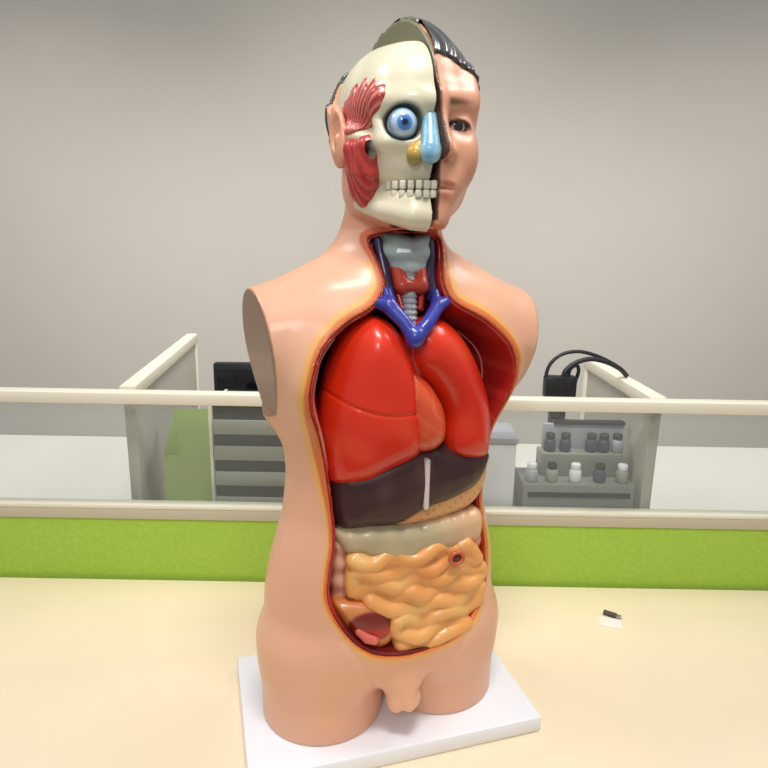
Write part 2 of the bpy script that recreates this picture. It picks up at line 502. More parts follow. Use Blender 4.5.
SKIN = np.array(srgb(231, 178, 146)); SKIN2 = np.array(srgb(218, 158, 124)); FAT = np.array(srgb(232, 172, 84)); MUSC = np.array(srgb(176, 44, 30))
def body_col(p):
    n = wob(p, 25, 1)
    c = mixc(SKIN, SKIN2, .35 + .35 * n)
    q = toH(p); hd = p[:, 2] > .632
    # warmer face
    c = np.where((hd)[:, None], mixc(c, srgb(214, 148, 118), np.full(len(p), .6)), c)
    o = outer(p)
    d2 = OPEN(p[:, 0], p[:, 2]); front = (p[:, 1] < -.012)
    w = .0105 + .003 * wob(p, 60, 4)
    rim = (1 - sstep(w * .55, w * 1.25, d2)) * front * (p[:, 2] < .60)
    c = mixc(c, FAT, rim * .92)
    inner = (1 - sstep(.0035, .0062, d2)) * front
    c = mixc(c, srgb(206, 88, 42), inner * .8)
    deep = (o < -.003) & (d2 < .02) & (p[:, 2] < .634)
    c = np.where(deep[:, None], mixc(np.array(srgb(168, 40, 30)), FAT, np.full(len(p), .12)), c)
    # cut face of the head
    hcut = (np.abs(q[:, 0]) < .0022) & (q[:, 1] < .1) & (p[:, 2] > .64) & (head_skin(q) < .0012)
    c = np.where(hcut[:, None], mixc(srgb(120, 118, 92), srgb(92, 62, 48), sstep(.80, .77, p[:, 2]) * sstep(-.03, -.06, q[:, 1])), c)
    # lips, brow, lid edge
    L = np.minimum(ell(np.stack([np.abs(q[:, 0]), q[:, 1], q[:, 2]], 1), (.006, -.090, .6772), (.0165, .009, .0046)), ell(q, (0, -.0885, .6655), (.0195, .0095, .0052)))
    c = mixc(c, srgb(168, 78, 66), (1 - sstep(-.0003, .0016, L)) * hd * .8 * (q[:, 0] > .002))
    br = cap(q * np.array([1, .3, 1]), (.012, -.026, .7535), (.046, -.021, .758), .0036, .002)
    c = mixc(c, srgb(74, 52, 42), (1 - sstep(-.001, .002, br)) * .8 * (q[:, 1] < -.04))
    lid = ell(q, (.0305, -.088, .7340), (.0158, .03, .0068))
    c = mixc(c, srgb(64, 38, 30), (1 - sstep(-.0008, .001, lid)) * .9 * (q[:, 0] > 0) * (q[:, 1] < -.05))
    # arm cut faces slightly darker
    cf = (1 - sstep(.0008, .0022, np.abs(cutplane(p)))) * (p[:, 2] < .6) * (p[:, 2] > .35)
    c = mixc(c, srgb(142, 108, 86), cf * .95)
    return c
import time; _t = time.time()
body = shape('body_shell', body_f, (-.20, -.135, .015), (.20, .125, .87), .0020, M['skin'], torso, body_col)
tag(body, 'peach skin coloured body shell with half face, cut arms and upper thighs')

# --- hair cap on the face half and the back of the head
def hair_f(p):
    q = toH(p); x, y, z = q.T
    h = head_skin(q) - .0032 - .0008 * np.sin(x * 420 + 6 * np.sin(z * 60))
    ax = np.abs(x)
    line = np.interp(y, [-.11, -.075, -.05, -.03, -.01, .02, .05, .09, .12], [.799, .799, .778, .756, .742, .762, .722, .672, .668])
    e = smax(h, line - z, .004)
    e = smax(e, -(head_skin(q) + .004), .001)
    ear = ell(np.stack([ax, y, z], 1), (.080, .004, .734), (.016, .025, .039))
    e = np.maximum(e, -ear)
    e = np.where(x < 0, np.maximum(e, .072 - y), e)
    return np.maximum(e, -(cut_region(q) - .0004))
def hair_col(p):
    q = toH(p); c = mixc(srgb(46, 47, 46), srgb(74, 76, 72), .5 + .5 * np.sin(q[:, 0] * 420 + 6 * np.sin(q[:, 2] * 60)))
    cut = (np.abs(q[:, 0]) < .002) & (q[:, 1] < .09)
    return np.where(cut[:, None], np.array(srgb(112, 112, 92)), c)
hair = shape('hair', hair_f, (-.10, -.12, .64), (.11, .125, .87), .0018, M['hair'], torso, hair_col)
tag(hair, 'short glossy black hair cap')

# --- visible eye of the face half
def eyecol(cen, look, rp, ri, wht, iris, edge, ring=None):
    look = np.array(look, float); look /= np.linalg.norm(look)
    def f(p):
        q = toH(p); v = q - np.array(cen); v /= vlen(v)[:, None] + 1e-9
        a = np.arccos(np.clip(v @ look, -1, 1))
        c = mixc(np.array(iris), edge, sstep(rp, ri, a)); c = mixc(c, wht, sstep(ri * .97, ri * 1.06, a))
        if ring is not None: c = mixc(c, ring, sstep(ri * 1.5, ri * 2.3, a))
        return mixc(np.array([.004, .004, .006]), c, sstep(rp * .92, rp * 1.08, a))
    return f
def sphere_part(name, cen, r, mat, parent, col):
    f = lambda p: sph(toH(p), cen, r)
    w = fromH(np.array([cen]))[0]
    return shape(name, f, w - r - .004, w + r + .004, r / 14, mat, parent, col)
fe = sphere_part('eye', EYE_R, .0106, M['gloss'], body, eyecol(EYE_R, (-.10, -1, 0), .22, .52, srgb(214, 200, 190), srgb(48, 30, 20), srgb(30, 18, 14)))
tag(fe, 'dark brown eye of the skin-covered half')

# --- skull half
def cran(q): return ell(q, (0, .016, .753), (.058, .088, .0725))
def skull_f(p):
    q = toH(p); d = cran(q)
    q = q * np.array([1.08, 1, 1]); x, y, z = q.T
    ax = np.abs(x); s = np.stack([ax, y, z], 1)
    d = smin(d, ell(q, (0, -.053, .760), (.046, .035, .044)), .045)              # forehead
    d = smin(d, cap(s, (.006, -.090, .753), (.050, -.064, .753), .0065, .006), .014)   # brow ridge
    d = smin(d, ell(q, (0, -.056, .702), (.039, .040, .036)), .02)             # maxilla
    d = smin(d, chain(s, [(.030, -.078, .716), (.048, -.066, .714), (.062, -.035, .722), (.066, -.005, .728)], [.0095, .0095, .0065, .006]), .012)
    d = smin(d, chain(s, [(.052, -.062, .757), (.055, -.060, .735), (.050, -.066, .716)], [.006, .005, .007]), .008)
    d = smin(d, ell(q, (-.018, -.035, .700), (.040, .046, .034)), .01)
    m = chain(s, [(.0, -.083, .645), (.020, -.080, .645), (.040, -.052, .651), (.052, -.020, .660), (.054, .000, .690), (.055, .004, .722)], [.0155, .0145, .012, .011, .011, .009])
    m = smin(m, chain(s, [(.0, -.083, .659), (.022, -.077, .660), (.042, -.044, .666)], [.010, .009, .008]), .008)
    d = smin(d, m, .006)
    d = smax(d, -ell(s, (.0335, -.080, .732), (.0185, .024, .0168)), .004)    # orbit
    d = smax(d, -ell(q, (0, -.092, .713), (.013, .014, .018)), .005)          # nasal opening
    d = smax(d, -cap(s, (.028, -.110, .6708), (.028, -.02, .6708), .0012), .004)
    return np.maximum(d, x + .0012)
def skull_col(p):
    q = toH(p); n = wob(p, 60, 8)
    c = mixc(srgb(230, 222, 194), srgb(208, 200, 168), .4 + .4 * n)
    orb = ell(np.stack([np.abs(q[:, 0]) * 1.08, q[:, 1], q[:, 2]], 1), (.0335, -.080, .732), (.0195, .025, .0178))
    c = mixc(c, srgb(110, 112, 96), (1 - sstep(-.001, .003, orb)) * .75)
    return c
skull = shape('skull', skull_f, (-.085, -.115, .62), (.006, .115, .845), .0016, M['bone'], torso, skull_col)
tag(skull, 'cream white half skull exposed on one side of the head')
SE = (-.0310, -.0765, .7310)
se = sphere_part('eyeball', SE, .0150, M['gloss'], skull, eyecol(SE, (-.30, -1, -.02), .20, .52, srgb(186, 208, 232), srgb(52, 104, 176), srgb(92, 148, 208), srgb(96, 140, 160)))
tag(se, 'large bare blue eyeball set in the skull socket')
# teeth: two rows
for zz, hh in ((.6748, .0043), (.6662, .0040)):
    mb = MB()
    for i in range(7):
        a = i / 6
        X = -.0035 - .0335 * math.sin(a * 1.25); Y = -.0950 + .040 * (1 - math.cos(a * 1.45)) + (.001 if zz < .67 else 0)
        rz = a * 1.1
        cc = fromH(np.array([[X, Y + .002, zz]]))[0]
        mb.box(cc, (.0064, .007, hh * 2), rz=HY - rz, bev=.0016)
    mb.build('tooth_row', M['tooth'], skull, True)
# nasal cartilage
def nose_f(p):
    q = toH(p)
    d = cap(q, (-.007, -.087, .738), (-.011, -.098, .708), .007, .0105)
    d = smin(d, ell(q, (-.012, -.100, .702), (.0095, .009, .009)), .006)
    return np.maximum(d, q[:, 0] + .0004)
nz = shape('nasal_cartilage', nose_f, (-.03, -.13, .68), (.03, -.06, .765), .001, M['paint'], skull,
           lambda p: mixc(srgb(96, 160, 196), srgb(168, 208, 216), .5 + .5 * wob(p, 160, 2)))
tag(nz, 'pale blue nose cartilage')
def ala_f(p):
    q = toH(p)
    d = smin(ell(q, (-.0235, -.0900, .7015), (.0078, .0095, .0095)), cap(q, (-.022, -.089, .706), (-.016, -.092, .716), .006, .004), .006)
    return np.maximum(d, q[:, 0] + .0004)
al = shape('nostril_cartilage', ala_f, (-.05, -.12, .675), (.03, -.05, .74), .001, M['paint'], skull,
           lambda p: mixc(srgb(206, 160, 70), srgb(150, 140, 70), sstep(.708, .696, p[:, 2])))
tag(al, 'ochre yellow nostril wing')

def muscle_fan_col(cen, base, dark, light):
    def f(p):
        q = toH(p); a = np.arctan2(q[:, 1] - cen[0], q[:, 2] - cen[1]); s = np.sin(a * 46)
        c = mixc(np.array(base), dark, sstep(.1, .9, s)); c = mixc(c, light, sstep(.55, 1, -s) * .8)
        return c
    return f
TP = Poly([(-28, 726), (-48, 732), (-66, 742), (-73, 756), (-67, 768), (-58, 766), (-52, 776), (-42, 770), (-34, 780), (-22, 772), (-12, 779), (-2, 768), (8, 764), (12, 750), (0, 736), (-12, 727)], pad=.03)
def temp_f(p):
    q = toH(p); d = TP(q[:, 1], q[:, 2])
    a = np.arctan2(q[:, 1] + .018, q[:, 2] - .715)
    bulge = .0045 * np.clip(-d / .018, 0, 1) ** .5 + .0004 * np.sin(a * 46)
    sk = np.minimum(skull_f(p), cran(q)); e = smax(smax(sk - bulge - .0005, d, .003), -(cran(q) + .008), .001)
    return np.maximum(e, q[:, 0] + .035)
tm = shape('temple_muscle', temp_f, (-.095, -.085, .70), (-.02, .04, .80), .0013, M['paint'], skull,
           muscle_fan_col((-.018, .715), srgb(192, 76, 66), srgb(160, 54, 48), srgb(218, 156, 142)))
tag(tm, 'fan-shaped striped red temple muscle')
def mass_f(p):
    q = toH(p)
    d = chain(q, [(-.056, -.050, .711), (-.054, -.044, .688), (-.049, -.034, .662)], [.012, .0145, .010])
    d = smin(d, cap(q, (-.061, -.026, .711), (-.055, -.022, .672), .0115, .0095), .014)
    return d + .0004 * np.sin((q[:, 1] - .3 * (q[:, 2] - .69)) * 700)
ms = shape('jaw_muscle', mass_f, (-.095, -.07, .64), (-.03, .02, .745), .0014, M['paint'], skull,
           lambda p: (lambda s: mixc(np.array(srgb(188, 54, 46)), srgb(160, 46, 40), sstep(.2, .9, s)))(np.sin((toH(p)[:, 1] - .3 * (toH(p)[:, 2] - .69)) * 700)))
tag(ms, 'red jaw muscle beside the skull cheekbone')

# --- cavity lining
def lining_f(p):
    return np.maximum(np.maximum(pocket(p, .0045), -pocket(p)), outer(p) + .0035)
def lining_col(p):
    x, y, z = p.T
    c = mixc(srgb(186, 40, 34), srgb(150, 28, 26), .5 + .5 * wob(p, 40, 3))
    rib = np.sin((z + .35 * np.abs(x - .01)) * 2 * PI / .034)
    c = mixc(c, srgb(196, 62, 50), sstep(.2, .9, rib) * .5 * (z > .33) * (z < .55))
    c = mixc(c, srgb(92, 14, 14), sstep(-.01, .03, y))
    c = mixc(c, srgb(84, 14, 12), sstep(.22, .17, z) * .8)  # shade of the gap above the lower rim painted into the lining
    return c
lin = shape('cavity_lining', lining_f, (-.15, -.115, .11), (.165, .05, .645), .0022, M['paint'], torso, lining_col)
tag(lin, 'dark red muscle wall lining the opened chest and belly')

# --- organs
def y0c(p, base, k=1.6, cx=.012): return base + k * (p[:, 0] - cx) ** 2
def organ(name, pts, base, half, r, mat, colf, label, parent=None, bulge=.012, k=1.6, h=.0018, extra=None, smooth=True, dz=0.):
    po = Poly(pts, pad=.03, smooth=smooth, dz=dz)
    def f(p):
        d = po(p[:, 0], p[:, 2])
        y0 = y0c(p, base, k) - bulge * (1 - np.exp(np.minimum(d, 0) / .03))
        e = pillow(p, po, y0, half, r)
        return extra(p, e, d) if extra else e
    lo = po.P.min(0); hi = po.P.max(0)
    o = shape(name, f, (lo[0] - .008, base - half - bulge - .02, lo[1] - .008), (hi[0] + .008, base + half + k * .02 + .02, hi[1] + .008), h, M[mat], parent or torso, colf)
    tag(o, label)
    return o, po

def lungcol(p):
    c = mixc(srgb(224, 52, 20), srgb(206, 36, 16), .5 + .4 * wob(p, 35, 5))
    return mixc(c, srgb(224, 82, 44), sstep(.25, .9, wob(p, 45, 9)) * .45)
FISS = np.array(spline([(-90, 462), (-60, 447), (-25, 438), (30, 436)], 10))[:, :2] / 1000
FIS2 = np.array(spline([(-90, 452), (-50, 430), (-30, 405)], 10))[:, :2] / 1000
def fissure(p, e, d):
    g1 = polyd(p[:, 0], p[:, 2], FISS)
    return e + .0016 * np.exp(-(g1 / .0018) ** 2)
organ('lung', [(-38, 541), (-60, 526), (-76, 495), (-87, 454), (-90, 414), (-88, 374), (-80, 352), (-44, 350), (-14, 363), (18, 376), (30, 394), (31, 423), (25, 452), (20, 474), (12, 496), (1, 515), (-14, 533)],
      -.046, .036, .034, 'lung', lungcol, 'large glossy red lung on the skull side', bulge=.016, extra=fissure)
organ('lung', [(22, 538), (7, 530), (2, 506), (8, 482), (33, 457), (51, 430), (54, 391), (62, 371), (90, 359), (118, 360), (127, 379), (124, 426), (104, 474), (78, 513), (49, 535)],
      -.046, .034, .033, 'lung', lungcol, 'narrower glossy red lung on the face side', bulge=.010, extra=None)
def heartcol(p):
    c = mixc(srgb(216, 84, 44), srgb(200, 60, 32), .5 + .5 * wob(p, 70, 6))
    v = np.abs(np.sin((p[:, 0] * .8 + p[:, 2] * .5) * 190 + 1.5 * np.sin(p[:, 2] * 90)))
    return mixc(c, srgb(226, 130, 76), sstep(.25, .02, v) * .5)
hb, _ = organ('heart', [(2, 484), (14, 478), (32, 462), (48, 436), (52, 410), (46, 394), (30, 386), (8, 390), (0, 410), (-4, 450)], -.058, .034, .030, 'paint', heartcol,
              'orange-red heart showing between the lungs', bulge=.008)
def livercol(p):
    c = mixc(srgb(74, 42, 38), srgb(54, 32, 32), .5 + .5 * wob(p, 30, 7))
    return mixc(c, srgb(104, 78, 70), sstep(.2, 1., wob(p, 55, 12)) * .3)
liv, _ = organ('liver', [(-76, 364), (-46, 372), (-10, 384), (25, 392), (80, 384), (122, 370), (124, 355), (106, 329), (69, 317), (31, 311), (-2, 297), (-39, 297), (-68, 296), (-78, 318)],
               -.046, .026, .018, 'liver', livercol, 'dark brown glossy liver across the upper belly', bulge=.014)
# pale ligament on the liver, its white highlight painted into the strip
LIG = np.array(spline([(25, 378), (25, 352), (25, 335), (25, 322)], 6))[:, :2] / 1000
def lig_f(p):
    d = polyd(p[:, 0], p[:, 2], LIG)
    y0 = y0c(p, -.046) - .014 * (1 - math.exp(-.8))
    return np.maximum(d - .0022, np.abs(p[:, 1] - (y0 - .0245)) - .003) - .0008
lg = shape('ligament', lig_f, (.02, -.12, .30), (.06, -.05, .385), .001, M['paint'], liv, lambda p: np.tile(np.array(srgb(214, 200, 192)), (len(p), 1)))
tag(lg, 'thin pale ligament stripe on the liver with its white highlight painted in')
def stomcol(p):
    c = mixc(srgb(232, 178, 112), srgb(214, 140, 84), .5 + .5 * wob(p, 50, 10))
    sp = np.sin(p[:, 0] * 420) * np.sin(p[:, 2] * 420 + p[:, 0] * 150)
    return mixc(c, srgb(168, 66, 40), sstep(.72, .95, sp) * .75)
organ('stomach', [(128, 362), (126, 325), (104, 299), (53, 290), (0, 289), (-13, 301), (32, 328), (108, 362)], -.036, .028, .018, 'gut', stomcol,
      'peach orange stomach edge below the liver', bulge=.010)
def coltcol(p):
    c = mixc(srgb(190, 170, 132), srgb(170, 158, 124), .5 + .5 * wob(p, 60, 11))
    c = mixc(c, srgb(226, 174, 130), sstep(.03, .10, p[:, 0]) * .7)
    return mixc(c, srgb(206, 172, 128), sstep(-.2, .8, wob(p, 40, 13)) * .5)
def haustra(p, e, d): return e + .0008 * np.cos(p[:, 0] * 2 * PI / .024)
def haustraz(p, e, d): return e + .0016 * np.cos(p[:, 2] * 2 * PI / .024)
organ('transverse_colon', [(-75, 296), (-31, 300), (18, 295), (65, 297), (112, 294), (120, 268), (104, 252), (45, 251), (-6, 250), (-51, 262), (-72, 272)], -.044, .030, .016, 'gut', coltcol,
      'beige grey colon band crossing below the liver', bulge=.004, extra=haustra)
def colcol(p):
    return mixc(srgb(230, 168, 124), srgb(212, 142, 102), .5 + .5 * wob(p, 60, 14))
dc, _ = organ('colon', [(102, 292), (119, 286), (122, 236), (121, 194), (107, 158), (92, 160), (95, 198), (97, 231), (70, 234), (52, 248), (62, 266), (92, 268)], -.042, .026, .014, 'gut', colcol,
              'peach descending colon with a cut end', bulge=.004, extra=haustraz)
ac, _ = organ('colon', [(-80, 290), (-60, 282), (-58, 240), (-55, 213), (-66, 193), (-78, 202), (-83, 235)], -.040, .026, .014, 'gut',
              lambda p: mixc(srgb(218, 168, 136), srgb(196, 140, 112), .5 + .5 * wob(p, 60, 15)), 'pale pink ascending colon on the skull side', bulge=.004, extra=haustraz)
# cut opening on the descending colon
def ring_f(p):
    q = p - np.array([.066, -.083, .2525]); r = np.hypot(q[:, 0], q[:, 2] * 1.15)
    return np.hypot(r - .0085, q[:, 1]) - .0026
rg = shape('cut_ring', ring_f, (.048, -.096, .235), (.086, -.068, .272), .001, M['gut'], dc, lambda p: mixc(srgb(196, 92, 50), srgb(120, 40, 24), sstep(-.084, -.081, p[:, 1])))
tag(rg, 'orange brown cut rim of the bowel')
def hole_f(p):
    return ell(p, (.066, -.0805, .2525), (.0078, .0035, .007))
ho = shape('cut_end', hole_f, (.05, -.092, .238), (.082, -.070, .268), .001, M['paint'], dc, lambda p: np.tile(np.array(srgb(96, 16, 10)), (len(p), 1)))
tag(ho, 'dark red inside of the cut bowel')

# small bowel: one winding tube
rnd = random.Random(11)
SB_P = Poly([(-59, 272), (-8, 264), (43, 262), (90, 261), (112, 232), (115, 192), (96, 164), (54, 143), (8, 141), (-12, 152), (-14, 184), (-40, 206), (-59, 213)], pad=.03)
def bowel_path():
    pts = []; zrow = .262; side = 1
    rows = [.258, .242, .226, .210, .194, .178, .162, .148]
    for i, zr in enumerate(rows):
        xs = np.linspace(-.07, .12, 90)
        ins = xs[SB_P(xs, np.full(90, zr)) < -.004]
        if len(ins) < 3: continue
        a, b_ = ins.min(), ins.max()
        n = max(4, int((b_ - a) / .011))
        seq = np.linspace(a, b_, n) if side > 0 else np.linspace(b_, a, n)
        ph = rnd.uniform(0, 6)
        for j, x in enumerate(seq):
            z = zr + .0048 * math.sin(j * 1.35 + ph) + rnd.uniform(-.0015, .0015)
            y = -.070 + 1.3 * (x - .012) ** 2 - .012 * float(sstep(.25, .14, np.array(zr))) - .004 * math.sin(j * 1.1 + i * 2)
            pts.append((x, y, z))
        side = -side
    return spline(pts, 2)
BP = np.array(bowel_path())
def bowel_f(p):
    d = np.full(len(p), 1.)
    fill = pillow(p, SB_P, y0c(p, -.050, 1.3) - .012 * sstep(.25, .14, p[:, 2]), .0255, .014)
    rr = .0094
    for i in range(len(BP) - 1):
        a, b_ = BP[i], BP[i + 1]
        m = (np.abs(p - (a + b_) / 2).max(1) < .035)
        if m.any(): d[m] = np.minimum(d[m], cap(p[m], a, b_, rr))
    d = np.minimum(d, .02 + 0 * d)
    return smin(d, fill, .004)
def bowelcol(p):
    c = mixc(srgb(234, 172, 98), srgb(226, 148, 78), .5 + .5 * wob(p, 60, 16))
    c = mixc(c, srgb(226, 190, 110), sstep(.1, .9, wob(p, 80, 17)) * .5)
    d = np.full(len(p), 1.)
    for i in range(len(BP) - 1):
        a, b_ = BP[i], BP[i + 1]
        m = (np.abs(p - (a + b_) / 2).max(1) < .03)
        if m.any(): d[m] = np.minimum(d[m], cap(p[m] , a, b_, .0094))
    return mixc(c, srgb(196, 122, 66), sstep(.0, .004, d) * .7)  # creases between the coils painted darker, shade put into the colour
sbw = shape('small_intestine', bowel_f, (-.075, -.125, .115), (.135, -.02, .29), .0014, M['gut'], torso, bowelcol, project=1)
tag(sbw, 'yellow-orange coiled small intestine filling the lower belly')

# caecum cut open
CE_O = [(-80, 208), (-54, 210), (-23, 202), (-9, 182), (-13, 155), (-33, 148), (-58, 166)]
def caec(p, e, d):
    q = ell(p, (-.043, -.093, .182), (.026, .028, .017)); return smax(e, -q, .003)
def ceccol(p):
    q = ell(p, (-.043, -.093, .182), (.026, .028, .017))
    c = mixc(srgb(214, 138, 74), srgb(190, 104, 56), .5 + .5 * wob(p, 70, 18))
    c = mixc(c, srgb(120, 26, 18), 1 - sstep(.001, .006, q))
    return mixc(c, srgb(176, 34, 26), (1 - sstep(.0, .003, q)) * sstep(.186, .173, p[:, 2]))
ce, _ = organ('caecum', CE_O, -.062, .024, .014, 'paint', ceccol, 'caecum cut open with dark red inside and orange rim', bulge=.004)
def app_f(p): return chain(p, [(-.054, -.078, .176), (-.046, -.083, .169), (-.038, -.085, .166), (-.032, -.082, .163)], [.005, .006, .0055, .004])
ap = shape('appendix', app_f, (-.07, -.10, .145), (-.01, -.06, .19), .0011, M['paint'], ce, lambda p: mixc(srgb(200, 60, 48), srgb(216, 120, 100), .5 + .5 * wob(p, 100, 19)))
tag(ap, 'small pinkish red appendix')
# pelvic floor pieces: bladder
bl_ = shape('bladder', lambda p: smin(ell(p, (.018, -.050, .148), (.055, .024, .010)), ell(p, (.018, -.04, .154), (.07, .02, .010)), .01), (-.07, -.09, .125), (.105, -.01, .18), .0016, M['paint'], torso,
            lambda p: mixc(srgb(150, 30, 22), srgb(108, 18, 14), .5 + .5 * wob(p, 60, 20)))
tag(bl_, 'dark red bladder behind the lower rim')

# --- neck: muscles, voice box, windpipe, vessels
NX = .013
def nm_f(p):
    d = None
    for s in (-1, 1):
        for (a, b_, r) in (((NX + s * .026, -.012, .634), (NX + s * .014, -.030, .560), .010), ((NX + s * .034, -.004, .634), (NX + s * .036, -.020, .565), .008)):
            e = cap(p, a, b_, r); d = e if d is None else smin(d, e, .003)
    return smin(d, ell(p, (NX, -.004, .60), (.034, .014, .05)), .004)
nm = shape('neck_muscle', nm_f, (-.045, -.05, .54), (.075, .02, .65), .0015, M['paint'], torso, lambda p: mixc(srgb(158, 34, 28), srgb(96, 22, 26), .5 + .5 * np.sin(p[:, 0] * 900)))
tag(nm, 'dark red strap muscles of the open neck')
def lar_f(p):
    q = (p - np.array([NX, 0, 0])) * np.array([.86, 1, 1]) + np.array([0, .004, 0]); ax = np.stack([np.abs(q[:, 0]), q[:, 1], q[:, 2]], 1)
    d = chain(ax, [(.0, -.042, .617), (.012, -.036, .622), (.022, -.018, .628)], [.006, .0075, .006])
    d = smin(d, chain(ax, [(.0, -.044, .606), (.012, -.036, .606), (.021, -.018, .612)], [.006, .0075, .006]), .008)
    d = smin(d, chain(ax, [(.0, -.041, .592), (.011, -.034, .592)], [.0065, .006]), .008)
    d = smin(d, ell(q, (0, -.026, .606), (.020, .014, .022)), .008)
    return d
la = shape('larynx', lar_f, (-.03, -.06, .575), (.055, .0, .645), .0013, M['paint'], torso, lambda p: mixc(mixc(srgb(146, 166, 158), srgb(196, 210, 208), .5 + .5 * wob(p, 90, 21)), srgb(70, 96, 86), sstep(.616, .63, p[:, 2])))
tag(la, 'grey-green voice box cartilage')
def tra_f(p):
    d = cap(p, (NX, -.034, .598), (NX - .004, -.056, .525), .0085)
    return d + .0008 * np.cos(p[:, 2] * 2 * PI / .006)
shape('windpipe', tra_f, (-.01, -.08, .51), (.04, -.015, .61), .001, M['paint'], torso, lambda p: mixc(srgb(150, 160, 166), srgb(196, 200, 200), .5 + .5 * np.cos(p[:, 2] * 2 * PI / .006)))
def thy_f(p):
    ax = np.stack([np.abs(p[:, 0] - NX), p[:, 1], p[:, 2]], 1)
    d = cap(ax, (.014, -.034, .596), (.011, -.046, .572), .007, .0095)
    return smin(d, cap(ax, (0, -.050, .572), (.01, -.048, .572), .006), .006)
ty = shape('thyroid_gland', thy_f, (-.025, -.07, .55), (.05, -.015, .615), .0012, M['paint'], torso, lambda p: mixc(srgb(206, 76, 48), srgb(176, 44, 32), .5 + .5 * wob(p, 110, 22)))
tag(ty, 'orange-red thyroid gland')
def tube_part(name, pts, rad, mat, parent, n=8):
    mb = MB(); P = spline(pts, n)
    R = rad if not hasattr(rad, '__len__') else np.interp(np.linspace(0, 1, len(P)), np.linspace(0, 1, len(rad)), rad)
    return mb.tube(P, R, 14).build(name, mat, parent, True)
M['vein'] = material('vein_blue', srgb(52, 58, 160), rough=.3, coat=.3)
M['veind'] = material('vein_dark', srgb(44, 36, 72), rough=.3, coat=.3)
M['artery'] = material('artery_red', srgb(190, 36, 28), rough=.3, coat=.3)
M['rib_and_highlight'] = material('pale_pink_edge', srgb(206, 118, 100), rough=.4)
for s in (-1, 1):
    tube_part('jugular_vein', [(NX + s * .031, -.014, .634), (NX + s * .029, -.026, .605), (NX + s * .026, -.036, .580), (NX + s * .026, -.050, .556)], [.0068, .0075, .0075, .008], M['veind'], torso)
    tube_part('carotid_artery', [(NX + s * .022, -.018, .634), (NX + s * .020, -.030, .605), (NX + s * .016, -.038, .575), (NX + s * .010, -.050, .545)], .0042, M['artery'], torso)
def vv_f(p):
    d = chain(p, [(-.034, -.056, .556), (-.020, -.064, .553), (-.006, -.076, .536), (.004, -.084, .520)], [.006, .0085, .0075, .0085])
    d = smin(d, chain(p, [(.052, -.056, .556), (.038, -.064, .551), (.020, -.078, .534), (.004, -.084, .520)], [.006, .0075, .0075, .0085]), .005)
    d = smin(d, cap(p, (-.018, -.050, .566), (-.018, -.064, .552), .0075), .004)
    d = smin(d, cap(p, (.040, -.050, .564), (.036, -.064, .550), .006), .004)
    return smin(d, cap(p, (.004, -.084, .522), (.004, -.082, .517), .0085), .004)
vv = shape('brachiocephalic_vein', vv_f, (-.05, -.11, .47), (.07, -.03, .58), .0013, M['paint'], torso, lambda p: mixc(srgb(34, 42, 132), srgb(56, 68, 168), .5 + .5 * wob(p, 90, 23)))
tag(vv, 'bright blue V-shaped veins above the lungs')
def ao_f(p): return chain(p, [(.008, -.05, .535), (.012, -.056, .520), (.014, -.060, .505), (.014, -.056, .47)], [.009, .010, .0105, .011])
shape('aorta', ao_f, (-.02, -.10, .44), (.05, -.02, .56), .0016, M['paint'], torso, lambda p: mixc(srgb(206, 70, 50), srgb(176, 40, 34), .5 + .5 * wob(p, 90, 24)))
# pale rib edge, and the chest wall's highlight built as a pale tube
def wall_line(side, zs, delta):
    out = []
    for z in zs:
        xs = np.linspace(.01, side * .17, 600)
        k = np.argmax(OPEN(xs, np.full(600, z)) > -delta)
        sl = np.interp(z, [.15, .32, .42, .54, .60], [.22, .12, .32, .32, .1])
        out.append((xs[k], -.085 + delta / sl, z))
    return out
tube_part('rib_edge_and_highlight', wall_line(-1, np.linspace(.52, .37, 8), .007), [.0010, .0017, .0018, .0018, .0017, .0010], M['rib_and_highlight'], torso)
tube_part('rib_edge_and_highlight', wall_line(1, np.linspace(.515, .40, 8), .0235), [.0008, .0014, .0015, .0015, .0014, .0008], M['rib_and_highlight'], torso)  # this one is the wall edge's highlight, modelled as a tube

# --- base board
bm_ = MB().box((0, 0, .011), (.374, .224, .0225), bev=.004)
bs = bm_.build('base_board', M['base'], torso)
bs.location = (.006, .010, 0); bs.rotation_euler = (0, 0, math.radians(-3.5))
tag(bs, 'thick white rectangular base board')
print('torso built', round(time.time() - _t, 1))

# ================================================================== the office
PY = .367
# desk in front
dk = empty('desk', (0, 0, 0))
tag(dk, 'cream office desk carrying the anatomy model', 'desk')
MB().box((0, .0, -.0145), (2.2, .72, .029), bev=.004).build('desktop', M['desk'], dk)
for x in (-1.05, 1.05):
    MB().box((x, .0, -.389), (.03, .62, .72), bev=.003).build('side_panel', M['desk'], dk)
MB().box((0, .28, -.25), (2.06, .02, .40), bev=.003).build('back_panel', M['desk'], dk)
# screen between the desks
sc = empty('desk_screen', (0, PY, 0))
tag(sc, 'desk divider screen with cream top rail, glass strip and lime green lower panel', 'partition', kind='thing')
MB().box((0, .012, .3445), (2.3, .030, .021), bev=.003).build('top_rail', M['rail'], sc)
MB().box((0, .010, .232), (2.28, .005, .204), bev=.0005).build('glass_pane', M['glass'], sc)
MB().box((0, .010, .1415), (2.3, .026, .007), bev=.002).build('glazing_bead', M['rail'], sc)
MB().box((0, .011, .128), (2.3, .026, .022), bev=.002).build('lower_rail', M['lowrail'], sc)
MB().box((0, .012, -.10), (2.3, .022, .434), bev=.002).build('fabric_panel', M['green'], sc)
for x in (-1.165, 1.165):
    MB().box((x, .012, -.19), (.03, .03, 1.09), bev=.003).build('post', M['rail'], sc)
